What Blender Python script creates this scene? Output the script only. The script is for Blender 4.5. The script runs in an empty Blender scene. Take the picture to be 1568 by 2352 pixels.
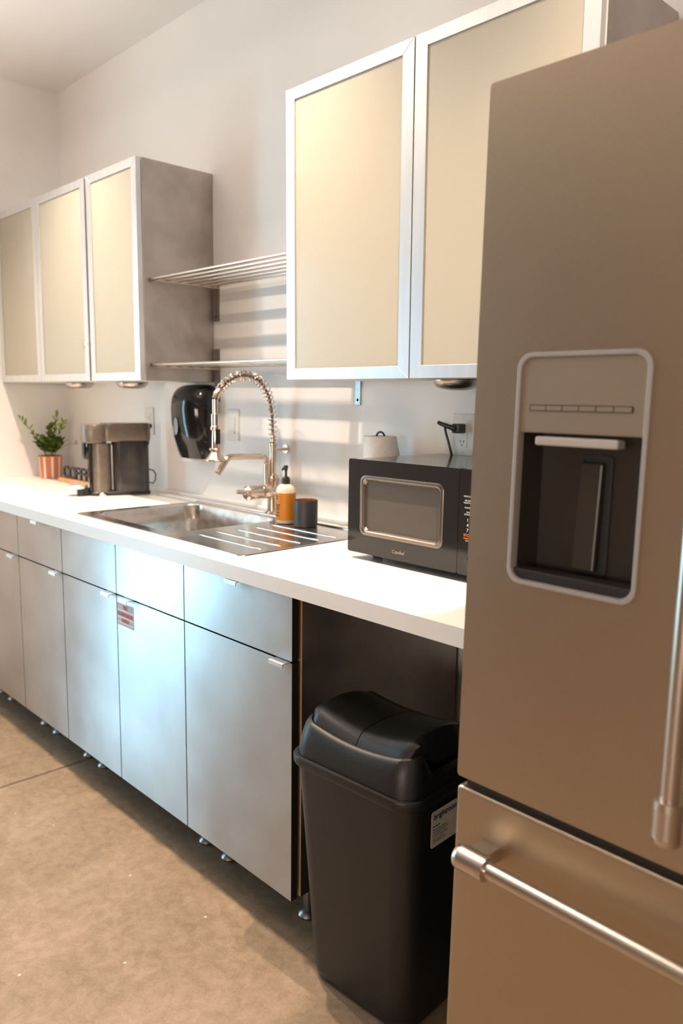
import bpy, bmesh, math, random
from mathutils import Vector, Matrix
random.seed(7)
R = math.radians
sc = bpy.context.scene
COL = sc.collection

# ------------------------------------------------------------------ camera
def make_camera():
    yaw, pit, rol, f = 0.8076, -0.1457, 0.0137, 1790.3
    fw = Vector((-math.sin(yaw)*math.cos(pit), math.cos(yaw)*math.cos(pit), math.sin(pit)))
    r = Vector((math.cos(yaw), math.sin(yaw), 0)); u = r.cross(fw)
    c, s = math.cos(rol), math.sin(rol)
    r2 = c*r+s*u; u2 = -s*r+c*u
    cd = bpy.data.cameras.new('camera'); cam = bpy.data.objects.new('camera', cd); COL.objects.link(cam)
    m = Matrix((r2, u2, -fw)).transposed().to_4x4(); m.translation = Vector((1.3209, -1.7472, 1.3204))
    cam.matrix_world = m
    cd.sensor_fit = 'VERTICAL'; cd.sensor_height = 36; cd.lens = f*36/2352
    cd.clip_start = .02
    cd.dof.use_dof = True; cd.dof.focus_distance = 1.75; cd.dof.aperture_fstop = 3.2
    sc.camera = cam
make_camera()

# ------------------------------------------------------------------ light and exposure
sc.view_settings.view_transform = 'Standard'; sc.view_settings.look = 'None'
sc.view_settings.gamma = 1; sc.view_settings.exposure = 0.0
try: sc.view_settings.use_curve_mapping = False
except Exception: pass
world = bpy.data.worlds.new('world'); sc.world = world; world.use_nodes = True
world.node_tree.nodes['Background'].inputs[0].default_value = (.5, .75, 1, 1)
world.node_tree.nodes['Background'].inputs[1].default_value = 1.0
sc.cycles.max_bounces = 10; sc.cycles.diffuse_bounces = 6; sc.cycles.glossy_bounces = 5
sc.cycles.transmission_bounces = 6; sc.cycles.caustics_reflective = False; sc.cycles.caustics_refractive = False
sc.cycles.sample_clamp_indirect = 6
sc.cycles.use_denoising = True

WARM = (1.0, .79, .60)
COOL = (.38, .77, 1.0)
LX = (-1.58, -.39, .80)          # the row of ceiling spots above the counter front
LAMP_W = 200.0
ROOM_W = 8.0
UP_W = 19.0
BACK_W = 80.0
WIN_W = 46.0
def area(name, loc, rot, sx, sy, power, colr, spread=180):
    l = bpy.data.lights.new(name, 'AREA'); l.shape = 'RECTANGLE'; l.size = sx; l.size_y = sy
    l.energy = power; l.color = colr; l.spread = R(spread)
    o = bpy.data.objects.new(name, l); o.location = loc; o.rotation_euler = rot; COL.objects.link(o); return o
# daylight through the glazed door in the end wall
area('window_daylight', (-2.62, -1.93, 1.13), (0, R(-90), 0), 2.1, .50, WIN_W, COOL)

# added warm fill light, set in an invented window behind the camera
area('back_fill_light', (2.4, -5.58, 1.3), (R(90), 0, 0), 2.3, .8, BACK_W, (1.0, .84, .70))

# ------------------------------------------------------------------ helpers
def tag(o, label=None, cat=None, group=None, kind=None):
    if label: o['label'] = label
    if cat: o['category'] = cat
    if group: o['group'] = group
    if kind: o['kind'] = kind
    return o
def thing(name, label, cat, loc=(0, 0, 0), rot=(0, 0, 0), group=None):
    o = bpy.data.objects.new(name, None); COL.objects.link(o)
    o.location = loc; o.rotation_euler = rot; o.empty_display_size = .05
    return tag(o, label, cat, group)
def sharpen(bm, a=38):
    for e in bm.edges:
        if len(e.link_faces) == 2 and e.calc_face_angle(0) > R(a): e.smooth = False
class MB:
    """collects shapes into one mesh"""
    def __init__(s): s.bm = bmesh.new()
    def _new(s, f0, m, smooth=False):
        for f in list(s.bm.faces)[f0:]:
            f.material_index = m
            if smooth: f.smooth = True
    def box(s, x0, x1, y0, y1, z0, z1, m=0, bev=0, mf=None, seg=2):
        f0 = len(s.bm.faces)
        vs = [s.bm.verts.new(p) for p in ((x0,y0,z0),(x1,y0,z0),(x1,y1,z0),(x0,y1,z0),(x0,y0,z1),(x1,y0,z1),(x1,y1,z1),(x0,y1,z1))]
        fs = [s.bm.faces.new([vs[i] for i in q]) for q in ((3,2,1,0),(4,5,6,7),(0,1,5,4),(1,2,6,5),(2,3,7,6),(3,0,4,7))]
        for f in fs: f.material_index = m
        if mf:
            for k, v in mf.items(): fs['bottom top front right back left'.split().index(k)].material_index = v
        if bev:
            es = list({e for f in fs for e in f.edges})
            bmesh.ops.bevel(s.bm, geom=es, offset=bev, segments=seg, affect='EDGES', profile=.5, clamp_overlap=True)
        return s
    def loft(s, rings, m=0, cap0=True, cap1=True, smooth=True, close=True):
        f0 = len(s.bm.faces)
        vr = [[s.bm.verts.new(p) for p in ring] for ring in rings]
        n = len(vr[0])
        for a, b in zip(vr, vr[1:]):
            for i in range(n if close else n-1):
                j = (i+1) % n
                try: s.bm.faces.new((a[i], a[j], b[j], b[i]))
                except ValueError: pass
        sides = list(s.bm.faces)[f0:]
        for f in sides: f.smooth = smooth; f.material_index = m
        if cap0: f = s.bm.faces.new(vr[0][::-1]); f.material_index = m
        if cap1: f = s.bm.faces.new(vr[-1]); f.material_index = m
        return s
    def lathe(s, prof, c=(0,0,0), axis='z', n=32, m=0, cap0=True, cap1=True):
        rings = []
        for r, h in prof:
            ring = []
            for i in range(n):
                a = 2*math.pi*i/n; p = (r*math.cos(a), r*math.sin(a), h)
                if axis == 'x': p = (p[2], p[0], p[1])
                if axis == 'y': p = (p[1], p[2], p[0])
                ring.append((p[0]+c[0], p[1]+c[1], p[2]+c[2]))
            rings.append(ring)
        return s.loft(rings, m, cap0, cap1)
    def tube(s, pts, r, n=12, m=0, cap=True):
        pts = [Vector(p) for p in pts]; rings = []; nrm = None
        for i, p in enumerate(pts):
            t = (pts[min(i+1, len(pts)-1)]-pts[max(i-1, 0)]).normalized()
            if nrm is None:
                nrm = t.orthogonal().normalized()
            nrm = (nrm - t*nrm.dot(t)).normalized(); b = t.cross(nrm)
            rr = r[i] if isinstance(r, (list, tuple)) else r
            rings.append([p+rr*(math.cos(2*math.pi*k/n)*nrm+math.sin(2*math.pi*k/n)*b) for k in range(n)])
        return s.loft(rings, m, cap, cap)
    def build(s, name, mats, parent=None, bevel=0, bseg=2):
        bmesh.ops.recalc_face_normals(s.bm, faces=s.bm.faces[:]); sharpen(s.bm)
        me = bpy.data.meshes.new(name); s.bm.to_mesh(me); s.bm.free()
        for mt in (mats if isinstance(mats, (list, tuple)) else [mats]): me.materials.append(mt)
        o = bpy.data.objects.new(name, me); COL.objects.link(o)
        if parent: o.parent = parent
        if bevel:
            b = o.modifiers.new('bevel', 'BEVEL'); b.width = bevel; b.segments = bseg; b.limit_method = 'ANGLE'; b.angle_limit = R(40)
        return o
def rrect(x0, x1, y0, y1, r, z, n=6):
    """rounded rectangle loop in xy"""
    out = []
    rs = r if isinstance(r, (tuple, list)) else (r,)*4
    for (cx, cy, a0, rr) in ((x1-rs[0], y1-rs[0], 0, rs[0]), (x0+rs[1], y1-rs[1], 90, rs[1]), (x0+rs[2], y0+rs[2], 180, rs[2]), (x1-rs[3], y0+rs[3], 270, rs[3])):
        for i in range(n+1):
            a = R(a0+90*i/n); out.append((cx+rr*math.cos(a), cy+rr*math.sin(a), z))
    return out
def xz(loop, y): return [(p[0], y, p[1]) for p in loop]      # loop given in xy -> xz plane at y
def plate_with_hole(outer, inner, m=0):
    bm = bmesh.new()
    for lp in (outer, inner):
        vs = [bm.verts.new(p) for p in lp]
        for a, b in zip(vs, vs[1:]+vs[:1]): bm.edges.new((a, b))
    bmesh.ops.triangle_fill(bm, edges=bm.edges[:], use_beauty=True)
    return bm
def text(name, body, size, mat, parent, loc, rot, depth=.0004, align='LEFT', bold=0, sx=1):
    cu = bpy.data.curves.new(name, 'FONT'); cu.body = body; cu.size = size; cu.extrude = depth; cu.align_x = align
    cu.offset = bold; cu.space_line = 1.0
    tmp = bpy.data.objects.new('tmp', cu); COL.objects.link(tmp)
    dg = bpy.context.evaluated_depsgraph_get(); me = bpy.data.meshes.new_from_object(tmp.evaluated_get(dg))
    bpy.data.objects.remove(tmp); me.name = name; me.materials.clear(); me.materials.append(mat)
    o = bpy.data.objects.new(name, me); COL.objects.link(o); o.parent = parent
    o.location = loc; o.rotation_euler = rot; o.scale = (sx, 1, 1)
    return o
def dup(o, parent=None, **kw):
    c = o.copy(); COL.objects.link(c); c.parent = parent
    for k, v in kw.items(): setattr(c, k, v)
    for ch in list(o.children): dup(ch, c)
    return c

# ------------------------------------------------------------------ materials
def mat(name, col, rough=.5, metal=0, **kw):
    m = bpy.data.materials.new(name); m.use_nodes = True
    b = m.node_tree.nodes['Principled BSDF']
    b.inputs['Base Color'].default_value = (*col, 1); b.inputs['Roughness'].default_value = rough; b.inputs['Metallic'].default_value = metal
    for k, v in kw.items(): b.inputs[k.replace('_', ' ')].default_value = v
    return m
def nodes(m):
    nt = m.node_tree; return nt, nt.nodes, nt.links, nt.nodes['Principled BSDF']
def noisy(m, c0, c1, scale, detail=4, stretch=(1, 1, 1), rr=None, bump=0, bscale=None, lo=.35, hi=.65):
    nt, N, L, b = nodes(m)
    tc = N.new('ShaderNodeTexCoord'); mp = N.new('ShaderNodeMapping'); mp.inputs['Scale'].default_value = stretch
    L.new(tc.outputs['Object'], mp.inputs[0])
    nz = N.new('ShaderNodeTexNoise'); nz.inputs['Scale'].default_value = scale; nz.inputs['Detail'].default_value = detail
    L.new(mp.outputs[0], nz.inputs['Vector'])
    cr = N.new('ShaderNodeValToRGB'); cr.color_ramp.elements[0].position = lo; cr.color_ramp.elements[1].position = hi
    cr.color_ramp.elements[0].color = (*c0, 1); cr.color_ramp.elements[1].color = (*c1, 1)
    L.new(nz.outputs['Fac'], cr.inputs[0]); L.new(cr.outputs[0], b.inputs['Base Color'])
    if rr:
        mr = N.new('ShaderNodeMapRange'); mr.inputs['From Min'].default_value = .3; mr.inputs['From Max'].default_value = .7
        mr.inputs['To Min'].default_value = rr[0]; mr.inputs['To Max'].default_value = rr[1]
        L.new(nz.outputs['Fac'], mr.inputs['Value']); L.new(mr.outputs[0], b.inputs['Roughness'])
    if bump:
        n2 = N.new('ShaderNodeTexNoise'); n2.inputs['Scale'].default_value = bscale or scale; n2.inputs['Detail'].default_value = 3
        L.new(mp.outputs[0], n2.inputs['Vector'])
        bp = N.new('ShaderNodeBump'); bp.inputs['Strength'].default_value = bump; bp.inputs['Distance'].default_value = .002
        L.new(n2.outputs['Fac'], bp.inputs['Height']); L.new(bp.outputs[0], b.inputs['Normal'])
    return m
M = {}
def brushed(m, tan, aniso):
    nt, N, L, b = nodes(m); c = N.new('ShaderNodeCombineXYZ')
    for i in range(3): c.inputs[i].default_value = tan[i]
    L.new(c.outputs[0], b.inputs['Tangent']); b.inputs['Anisotropic'].default_value = aniso
    return m
M['wall'] = noisy(mat('wall_paint', (.8,.79,.78), .6), (.80,.79,.78), (.83,.82,.81), 2.0, bump=.03, bscale=60)
M['ceiling'] = mat('ceiling_paint', (.82,.81,.80), .8)
M['room'] = noisy(mat('room_wall_paint', (.3,.24,.2), .7), (.44,.29,.185), (.47,.315,.205), 1.0)
M['steel'] = noisy(mat('brushed_steel', (.55,.54,.53), .34, 1), (.455,.455,.455), (.53,.53,.53), 5, 6, rr=(.36,.41), bump=.02, bscale=3)
brushed(M['steel'], (0, 0, 1), .90)
M['steel_dull'] = noisy(mat('dull_steel', (.4,.36,.33), .42, 1), (.40,.37,.345), (.52,.48,.45), 9, 8, rr=(.36,.46), bump=.03, bscale=30)
M['fridge'] = noisy(mat('fridge_steel', (.45,.40,.35), .38, 1), (.44,.355,.268), (.47,.38,.29), 160, 2, (1,1,6), rr=(.36,.42))
brushed(M['fridge'], (0, 0, 1), .2)
M['fridge_bar'] = mat('fridge_handle_steel', (.58,.52,.46), .28, 1)
M['fridge_grey'] = mat('dispenser_grey_trim', (.42,.39,.37), .45, .3)
M['panel_grey'] = mat('dispenser_bronze_panel', (.30,.24,.18), .5, .4)
M['recess'] = mat('dark_recess_plastic', (.035,.028,.023), .4)
M['alu'] = noisy(mat('anodised_aluminium', (.72,.73,.75), .38, .85), (.70,.71,.73), (.76,.77,.79), 40, 3, (1,1,.1))
M['sink'] = noisy(mat('sink_steel', (.66,.63,.6), .22, 1), (.60,.58,.56), (.68,.66,.64), 30, 3, rr=(.17,.26))
M['chrome'] = mat('chrome', (.80,.74,.70), .12, 1)
M['nickel'] = mat('polished_nickel', (.66,.545,.46), .17, 1)
M['white_lam'] = mat('white_laminate', (.84,.82,.79), .32)
M['cab_white'] = mat('white_cabinet_board', (.78,.76,.73), .5)
M['shelf_edge'] = mat('greenish_shaded_shelf_edge', (.10,.11,.07), .4)  # glass-green edge, colour darkened to stand for the shade on it
M['cab_edge'] = mat('beige_board_edge', (.55,.36,.18), .6)
M['black_edge'] = mat('black_edge_band', (.012,.011,.010), .5)
M['black_gloss'] = mat('black_gloss', (.008,.008,.009), .11)
M['black_plastic'] = mat('black_matt_plastic', (.018,.016,.015), .42)
M['bin'] = noisy(mat('bin_black_plastic', (.012,.011,.010), .40), (.006,.0055,.005), (.009,.008,.0072), 300, 2, bump=.12, bscale=500)
M['rubber'] = mat('rubber', (.02,.02,.02), .7)
M['plug'] = mat('grey_black_cord', (.035,.035,.035), .4)
M['white_pl'] = mat('white_plastic', (.75,.72,.68), .35)
M['paper'] = noisy(mat('paper', (.82,.79,.76), .9), (.78,.75,.72), (.84,.82,.79), 150, 2, bump=.15, bscale=150)
M['ink'] = mat('dark_ink', (.03,.03,.03), .6)
M['ink_blue'] = mat('blue_ink', (.012,.03,.10), .5)
M['ink_white'] = mat('light_print', (.6,.58,.52), .5)
M['ink_orange'] = mat('orange_print', (.9,.22,.02), .5)
M['ink_red'] = mat('red_print', (.62,.12,.16), .5)
M['label_paper'] = mat('cream_label', (.62,.56,.46), .5)
M['door_label'] = mat('grey_label', (.45,.47,.48), .4)
M['label_white'] = mat('white_label_bar', (.75,.77,.78), .4)
M['terracotta'] = mat('terracotta', (.56,.17,.065), .6)
M['pot_white'] = mat('white_glaze_stripe', (.78,.72,.68), .5)
M['soil'] = mat('soil', (.03,.02,.012), .95)
M['wood'] = noisy(mat('light_wood', (.55,.3,.14), .5), (.48,.24,.10), (.60,.34,.17), 8, 4, (1,8,8))
M['amber'] = mat('amber_label', (.62,.22,.012), .35)
M['soap_white'] = mat('milky_plastic', (.82,.72,.56), .3)
M['cup'] = mat('matt_black_ceramic', (.025,.026,.030), .45)
M['copper'] = mat('copper_lining', (.7,.28,.10), .3, .7)
M['bronze'] = noisy(mat('bronze_grey_plastic', (.20,.16,.13), .35, .5), (.19,.155,.13), (.22,.18,.15), 60, 2)
M['tank'] = mat('smoked_tank', (.045,.040,.040), .12)
M['galv'] = noisy(mat('galvanised_steel', (.45,.5,.53), .4, .8), (.38,.42,.45), (.50,.54,.57), 60, 3)
M['shelf'] = mat('shelf_steel', (.60,.53,.47), .26, 1)
M['leg_metal'] = mat('satin_leg_metal', (.30,.30,.30), .35, 1)
M['bracket'] = mat('dark_steel_bracket', (.20,.17,.15), .45, .8)
M['leaf'] = noisy(mat('green_leaf', (.06,.12,.015), .4), (.035,.075,.014), (.10,.17,.02), 18, 2)
M['leaf_new'] = mat('young_leaf', (.24,.30,.02), .4)
M['stem'] = mat('green_stem', (.14,.17,.03), .5)
M['lamp_metal'] = mat('brushed_nickel', (.50,.44,.40), .3, 1)
M['lens'] = mat('lamp_lens', (.8,.8,.78), .3)

# frosted cream cabinet glass: cream coating seen through a satin face
def frosted():
    m = bpy.data.materials.new('frosted_cream_glass'); m.use_nodes = True
    nt, N, L, b = nodes(m)
    b.inputs['Base Color'].default_value = (.76,.71,.59,1); b.inputs['Roughness'].default_value = .28
    b.inputs['Coat Weight'].default_value = .3; b.inputs['Coat Roughness'].default_value = .08
    rf = N.new('ShaderNodeBsdfRefraction'); rf.inputs['Color'].default_value = (.97,.92,.78,1); rf.inputs['Roughness'].default_value = .22; rf.inputs['IOR'].default_value = 1.02
    mx = N.new('ShaderNodeMixShader'); mx.inputs[0].default_value = .40
    L.new(b.outputs[0], mx.inputs[1]); L.new(rf.outputs[0], mx.inputs[2]); L.new(mx.outputs[0], N['Material Output'].inputs[0])
    return m
M['frost'] = frosted()

def pane():
    m = bpy.data.materials.new('window_glass'); m.use_nodes = True
    nt, N, L, b = nodes(m); tr = N.new('ShaderNodeBsdfTransparent'); gl = N.new('ShaderNodeBsdfGlossy'); gl.inputs['Roughness'].default_value = .02
    mx = N.new('ShaderNodeMixShader'); mx.inputs[0].default_value = .07
    L.new(tr.outputs[0], mx.inputs[1]); L.new(gl.outputs[0], mx.inputs[2]); L.new(mx.outputs[0], N['Material Output'].inputs[0])
    return m
M['pane'] = pane()

def concrete():
    m = bpy.data.materials.new('polished_concrete'); m.use_nodes = True
    nt, N, L, b = nodes(m)
    tc = N.new('ShaderNodeTexCoord')
    def nz(s, d, r=.5, dist=0):
        n = N.new('ShaderNodeTexNoise'); n.inputs['Scale'].default_value = s; n.inputs['Detail'].default_value = d
        n.inputs['Roughness'].default_value = r; n.inputs['Distortion'].default_value = dist
        L.new(tc.outputs['Object'], n.inputs['Vector']); return n
    def ramp(src, p0, c0, p1, c1):
        r = N.new('ShaderNodeValToRGB'); r.color_ramp.elements[0].position = p0; r.color_ramp.elements[1].position = p1
        r.color_ramp.elements[0].color = (*c0, 1); r.color_ramp.elements[1].color = (*c1, 1); L.new(src, r.inputs[0]); return r
    def mix(f, a, b_, mode='MIX'):
        x = N.new('ShaderNodeMix'); x.data_type = 'RGBA'; x.blend_type = mode
        if isinstance(f, float): x.inputs[0].default_value = f
        else: L.new(f, x.inputs[0])
        L.new(a, x.inputs[6])
        if isinstance(b_, tuple): x.inputs[7].default_value = (*b_, 1)
        else: L.new(b_, x.inputs[7])
        return x.outputs[2]
    c = ramp(nz(2.4, 8, .62, .9).outputs['Fac'], .34, (.150,.096,.054), .66, (.325,.235,.157)).outputs[0]
    c = mix(.35, c, ramp(nz(11, 6, .6, .3).outputs['Fac'], .35, (.140,.092,.053), .65, (.325,.245,.170)).outputs[0])
    c = mix(.22, c, ramp(nz(160, 3).outputs['Fac'], .3, (.14,.094,.057), .7, (.36,.284,.206)).outputs[0])
    c = mix(.30, c, ramp(nz(34, 5, .65, .5).outputs['Fac'], .38, (.145,.096,.055), .62, (.33,.245,.17)).outputs[0])
    # scattered pale specks
    vo = N.new('ShaderNodeTexVoronoi'); vo.inputs['Scale'].default_value = 9; L.new(tc.outputs['Object'], vo.inputs['Vector'])
    sp = ramp(vo.outputs['Distance'], .018, (1,1,1), .040, (0,0,0))
    c = mix(sp.outputs[0], c, (.5,.46,.40))
    # control joint cut across the slab
    sx = N.new('ShaderNodeSeparateXYZ'); L.new(tc.outputs['Object'], sx.inputs[0])
    ad = N.new('ShaderNodeMath'); ad.operation = 'ADD'; ad.inputs[1].default_value = 1.252; L.new(sx.outputs[0], ad.inputs[0])
    ab = N.new('ShaderNodeMath'); ab.operation = 'ABSOLUTE'; L.new(ad.outputs[0], ab.inputs[0])
    jr = ramp(ab.outputs[0], .0030, (1,1,1), .0060, (0,0,0))
    c = mix(jr.outputs[0], c, (.07,.05,.03))
    L.new(c, b.inputs['Base Color'])
    r = N.new('ShaderNodeMapRange'); r.inputs['To Min'].default_value = .38; r.inputs['To Max'].default_value = .6
    L.new(nz(5, 4).outputs['Fac'], r.inputs['Value']); L.new(r.outputs[0], b.inputs['Roughness'])
    return m
M['floor'] = concrete()

# ------------------------------------------------------------------ key dimensions (metres; wall face at y = 0, room towards -y)
W, RX, RY, H = -2.5265, 4.2, -5.6, 2.7419
F, CF, U = .6333, .6525, .3171
X = [-2.5145, -2.0576, -1.6004, -1.2192, -.8359, -.4559, 0.0]
ZB, ZC0, ZG, ZC1, ZT, ZU = .114, .876, .7139, .9133, 2.135, 1.3718

# ------------------------------------------------------------------ room shell
def shell(name, b, m):
    o = MB().box(*b).build(name, m); return tag(o, kind='structure')
shell('floor', (W-.12, RX+.1, RY-.1, .1, -.1, 0), M['floor'])
shell('ceiling', (W-.12, RX+.1, RY-.1, .1, H, H+.1), M['ceiling'])
shell('wall_back', (W-.12, RX+.1, 0, .1, 0, H), M['wall'])
shell('wall_right', (RX, RX+.1, RY, 0, 0, H), M['room'])
# end wall with a glazed door opening
WY0, WY1, WZ1 = -2.24, -1.62, 2.2
m = MB(); m.box(W-.12, W, WY1, 0, 0, H); m.box(W-.12, W, RY, WY0, 0, H); m.box(W-.12, W, WY0, WY1, WZ1, H)
tag(m.build('wall_left', M['wall']), kind='structure')
m = MB(); m.box(W-.12, 1.2, RY-.1, RY, 0, H); m.box(3.6, RX+.1, RY-.1, RY, 0, H); m.box(1.2, 3.6, RY-.1, RY, 0, .85); m.box(1.2, 3.6, RY-.1, RY, 1.75, H)
tag(m.build('wall_front', M['room']), kind='structure')
m = MB()
for (a, b) in ((1.2, 1.25), (3.55, 3.6)): m.box(a, b, RY-.09, RY-.03, .85, 1.75)
for (a, b) in ((.85, .90), (1.70, 1.75)): m.box(1.25, 3.55, RY-.09, RY-.03, a, b)
wf = tag(m.build('fill_window_1', M['alu']), kind='structure')  # unseen window, added to carry the warm back fill
MB().box(1.25, 3.55, RY-.062, RY-.058, .90, 1.70).build('pane', M['pane'], wf)
m = MB()
for (a, b) in ((WY0, WY0+.05), (WY1-.05, WY1)): m.box(W-.09, W-.03, a, b, 0, WZ1)
for (a, b) in ((.0, .12), (WZ1-.05, WZ1)): m.box(W-.09, W-.03, WY0+.05, WY1-.05, a, b)
dr = tag(m.build('door_1', M['alu']), kind='structure')
MB().box(W-.062, W-.058, WY0+.05, WY1-.05, .12, WZ1-.05).build('pane', M['pane'], dr)
tag(MB().box(W, .58, -.014, -.0005, ZC1, ZC1+.012).build('trim_1', M['white_lam'], bevel=.002), kind='structure')

# ------------------------------------------------------------------ ceiling spots (the row that lights the counter)
def ceiling_spot(x, label, y=-.685, power=LAMP_W, group='ceiling spotlights above the counter'):
    t = thing('ceiling_spotlight', label, 'ceiling light', (x, y, H), group=group)
    m = MB(); m.lathe([(.045, 0), (.045, -.012)], n=24); m.lathe([(.008, -.012), (.008, -.03)], n=12); m.build('ceiling_plate', M['white_pl'], t)
    m = MB(); m.lathe([(.02, -.03), (.03, -.034), (.034, -.052), (.036, -.054), (.030, -.054), (.026, -.042)], n=24, cap1=False); m.build('lamp_head', M['white_pl'], t)
    l = bpy.data.lights.new('lamp_light', 'SPOT'); l.energy = power; l.color = WARM; l.shadow_soft_size = .016; l.spot_size = R(126); l.spot_blend = 1.0
    o = bpy.data.objects.new('lamp_light', l); COL.objects.link(o); o.parent = t; o.location = (0, 0, -.066); o.rotation_euler = (R(-15), 0, 0)
    return t
for x, w in zip(LX, ('above the coffee machine', 'above the drainer', 'above the fridge')):
    ceiling_spot(x, 'small white ceiling spotlight '+w)

for x, y, w_ in ((-.4, -3.6, 'nearer the glazed door'), (2.2, -3.6, 'in front of the added window')):  # extra spots added to warm the unseen room for reflections
    ceiling_spot(x, 'small white spotlight added as fill over the open room, '+w_, y, ROOM_W, 'added fill spotlights over the open room')

def uplight(x, y, label):  # unseen fixture, added to bounce fill light off the ceiling
    t = thing('fill_uplight', label, 'ceiling light', (x, y, 2.32), group='added linear fill uplights over the open room')
    m = MB(); m.box(-.62, .62, -.06, .06, -.03, -.022); m.box(-.62, -.612, -.06, .06, -.022, .02); m.box(.612, .62, -.06, .06, -.022, .02); m.box(-.612, .612, -.06, -.052, -.022, .02); m.box(-.612, .612, .052, .06, -.022, .02)
    m.build('trough', M['white_pl'], t)
    for s in (-.5, .5): MB().tube([(s, 0, -.022), (s, 0, H-2.321)], .002, 6).build('suspension_rod', M['chrome'], t)
    o = area('lamp_light', (0, 0, .005), (R(180), 0, 0), 1.2, .09, UP_W, (1.0, .85, .71)); o.parent = t
for x, w_ in ((-1.55, 'nearer the end wall'), (.05, 'in front of the sink')): uplight(x, -1.35, 'white linear uplight added as ceiling fill over the aisle, '+w_)

# ------------------------------------------------------------------ base cabinets
def handle_mesh(x0, x1, z):
    # folded aluminium tab hooked over the top edge of a front
    m = MB(); m.box(x0, x1, -F-.022, -F+.002, z-.002, z, bev=.0006); m.box(x0, x1, -F-.024, -F-.0215, z-.010, z, bev=.0006)
    return m
def base_cabinet(i0, i1, label, doors, drawers=True):
    xa, xb = X[i0], X[i1]
    t = thing('base_cabinet', label, 'cabinet', ((xa+xb)/2, -.3, 0), group='steel fronted base cabinets under the counter')
    off = Vector(t.location)
    def bld(m, name, mats, par=t, **k):
        o = m.build(name, mats, par, **k)
        if par is t: o.location = -off
        return o
    m = MB(); e = .001
    cf = F-.030
    m.box(xa+e, xa+.018, -cf, -.02, ZB, ZC0-.001, 0, mf={'front': 1}); m.box(xb-.018, xb-e, -cf, -.02, ZB, ZC0-.001, 0, mf={'front': 1})
    m.box(xa+.018, xb-.018, -cf, -.02, ZB, ZB+.018, 0, mf={'front': 1}); m.box(xa+.018, xb-.018, -.03, -.02, ZB+.018, ZC0-.001, 0)
    bld(m, 'carcass', [M['steel_dull'], M['cab_edge']])
    g = .0016
    n = len(doors)
    ws = [xa+(xb-xa)*k/n for k in range(n+1)]
    for k, d in enumerate(doors):
        a, b = ws[k]+g, ws[k+1]-g
        m = MB().box(a, b, -F, -F+.020, ZB, ZG-.002, 1, mf={'front': 0})
        dr = bld(m, 'door', [M['steel'], M['black_edge']], bevel=.0008)
        hx = {'R': (b-.058, b-.006), 'L': (a+.048, a+.102)}[d]
        h = handle_mesh(hx[0], hx[1], ZG+.0005).build('door_handle', M['alu'], dr)
        m = MB().box(a, b, -F, -F+.020, ZG+.002, ZC0-.003, 1, mf={'front': 0})
        df = bld(m, 'drawer' if drawers else 'fascia_panel', [M['steel'], M['black_edge']], bevel=.0008)
        if drawers:
            c = (a+b)/2+.016
            handle_mesh(c-.025, c+.025, ZC0-.0015).build('drawer_handle', M['alu'], df)
    for x in (xa+.057, xb-.057):
        for y in (-.53, -.09):
            m = MB(); m.lathe([(.012, .016), (.012, ZB)], (x, y, 0), n=16)
            lg = bld(m, 'leg', M['leg_metal'])
            MB().lathe([(.024, 0), (.025, .006), (.021, .013), (.013, .018)], (x, y, 0), n=20).build('foot', M['leg_metal'], lg)
    return t
base_cabinet(0, 1, 'steel fronted base cabinet in the corner at the end wall', ['R'])
base_cabinet(1, 2, 'steel fronted base cabinet second from the end wall, beside the corner unit', ['R'])
base_cabinet(2, 3, 'narrow steel fronted base cabinet left of the sink cabinet, below the coffee machine', ['R'])
sinkcab = base_cabinet(3, 5, 'wide steel fronted sink base cabinet with two doors and a red lettered sticker', ['R', 'L'], False)
base_cabinet(5, 6, 'steel fronted base cabinet with drawer, nearest the black trash bin', ['R'])
# sticker on the right sink door
o_ = -Vector(sinkcab.location)
m = MB(); m.box(-.8335, -.7335, -F-.0006, -F+.0002, .622, .693)
st = m.build('warning_label', M['door_label'], sinkcab); st.location = o_
m = MB()
for z in (.6695, .6475, .631):
    m.box(-.8335, -.7335, -F-.0009, -F-.0006, z-.0022, z+.0022)
s_ = m.build('white_bars', M['label_white'], st)
for body, z, sz in (('FIRE', .675, .0165), ('EXTINGUISHER', .653, .0165), ('INSIDE', .634, .0165)):
    text('lettering', body, sz, M['ink_red'], st, (-.7835, -F-.0013, z), (R(90), 0, 0), .0003, 'CENTER', .0004, .82 if len(body) > 7 else .9)

# ------------------------------------------------------------------ countertop with sink cut-out
SX0, SX1, SY0, SY1 = -1.2227, -.2743, -.5747, -.085
BX0, BX1, BY0, BY1 = -1.190, -.665, -.535, -.118
m = MB(); cx1 = .574
m.box(W+.001, BX0-.01, -CF, -.0005, ZC0, ZC1); m.box(BX1+.01, cx1, -CF, -.0005, ZC0, ZC1)
m.box(BX0-.01, BX1+.01, -CF, BY0-.01, ZC0, ZC1); m.box(BX0-.01, BX1+.01, BY1+.01, -.0005, ZC0, ZC1)
bmesh.ops.remove_doubles(m.bm, verts=m.bm.verts, dist=.0001)
tag(m.build('countertop', M['white_lam']), 'long white laminate worktop running from the end wall to the fridge', 'countertop')

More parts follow.
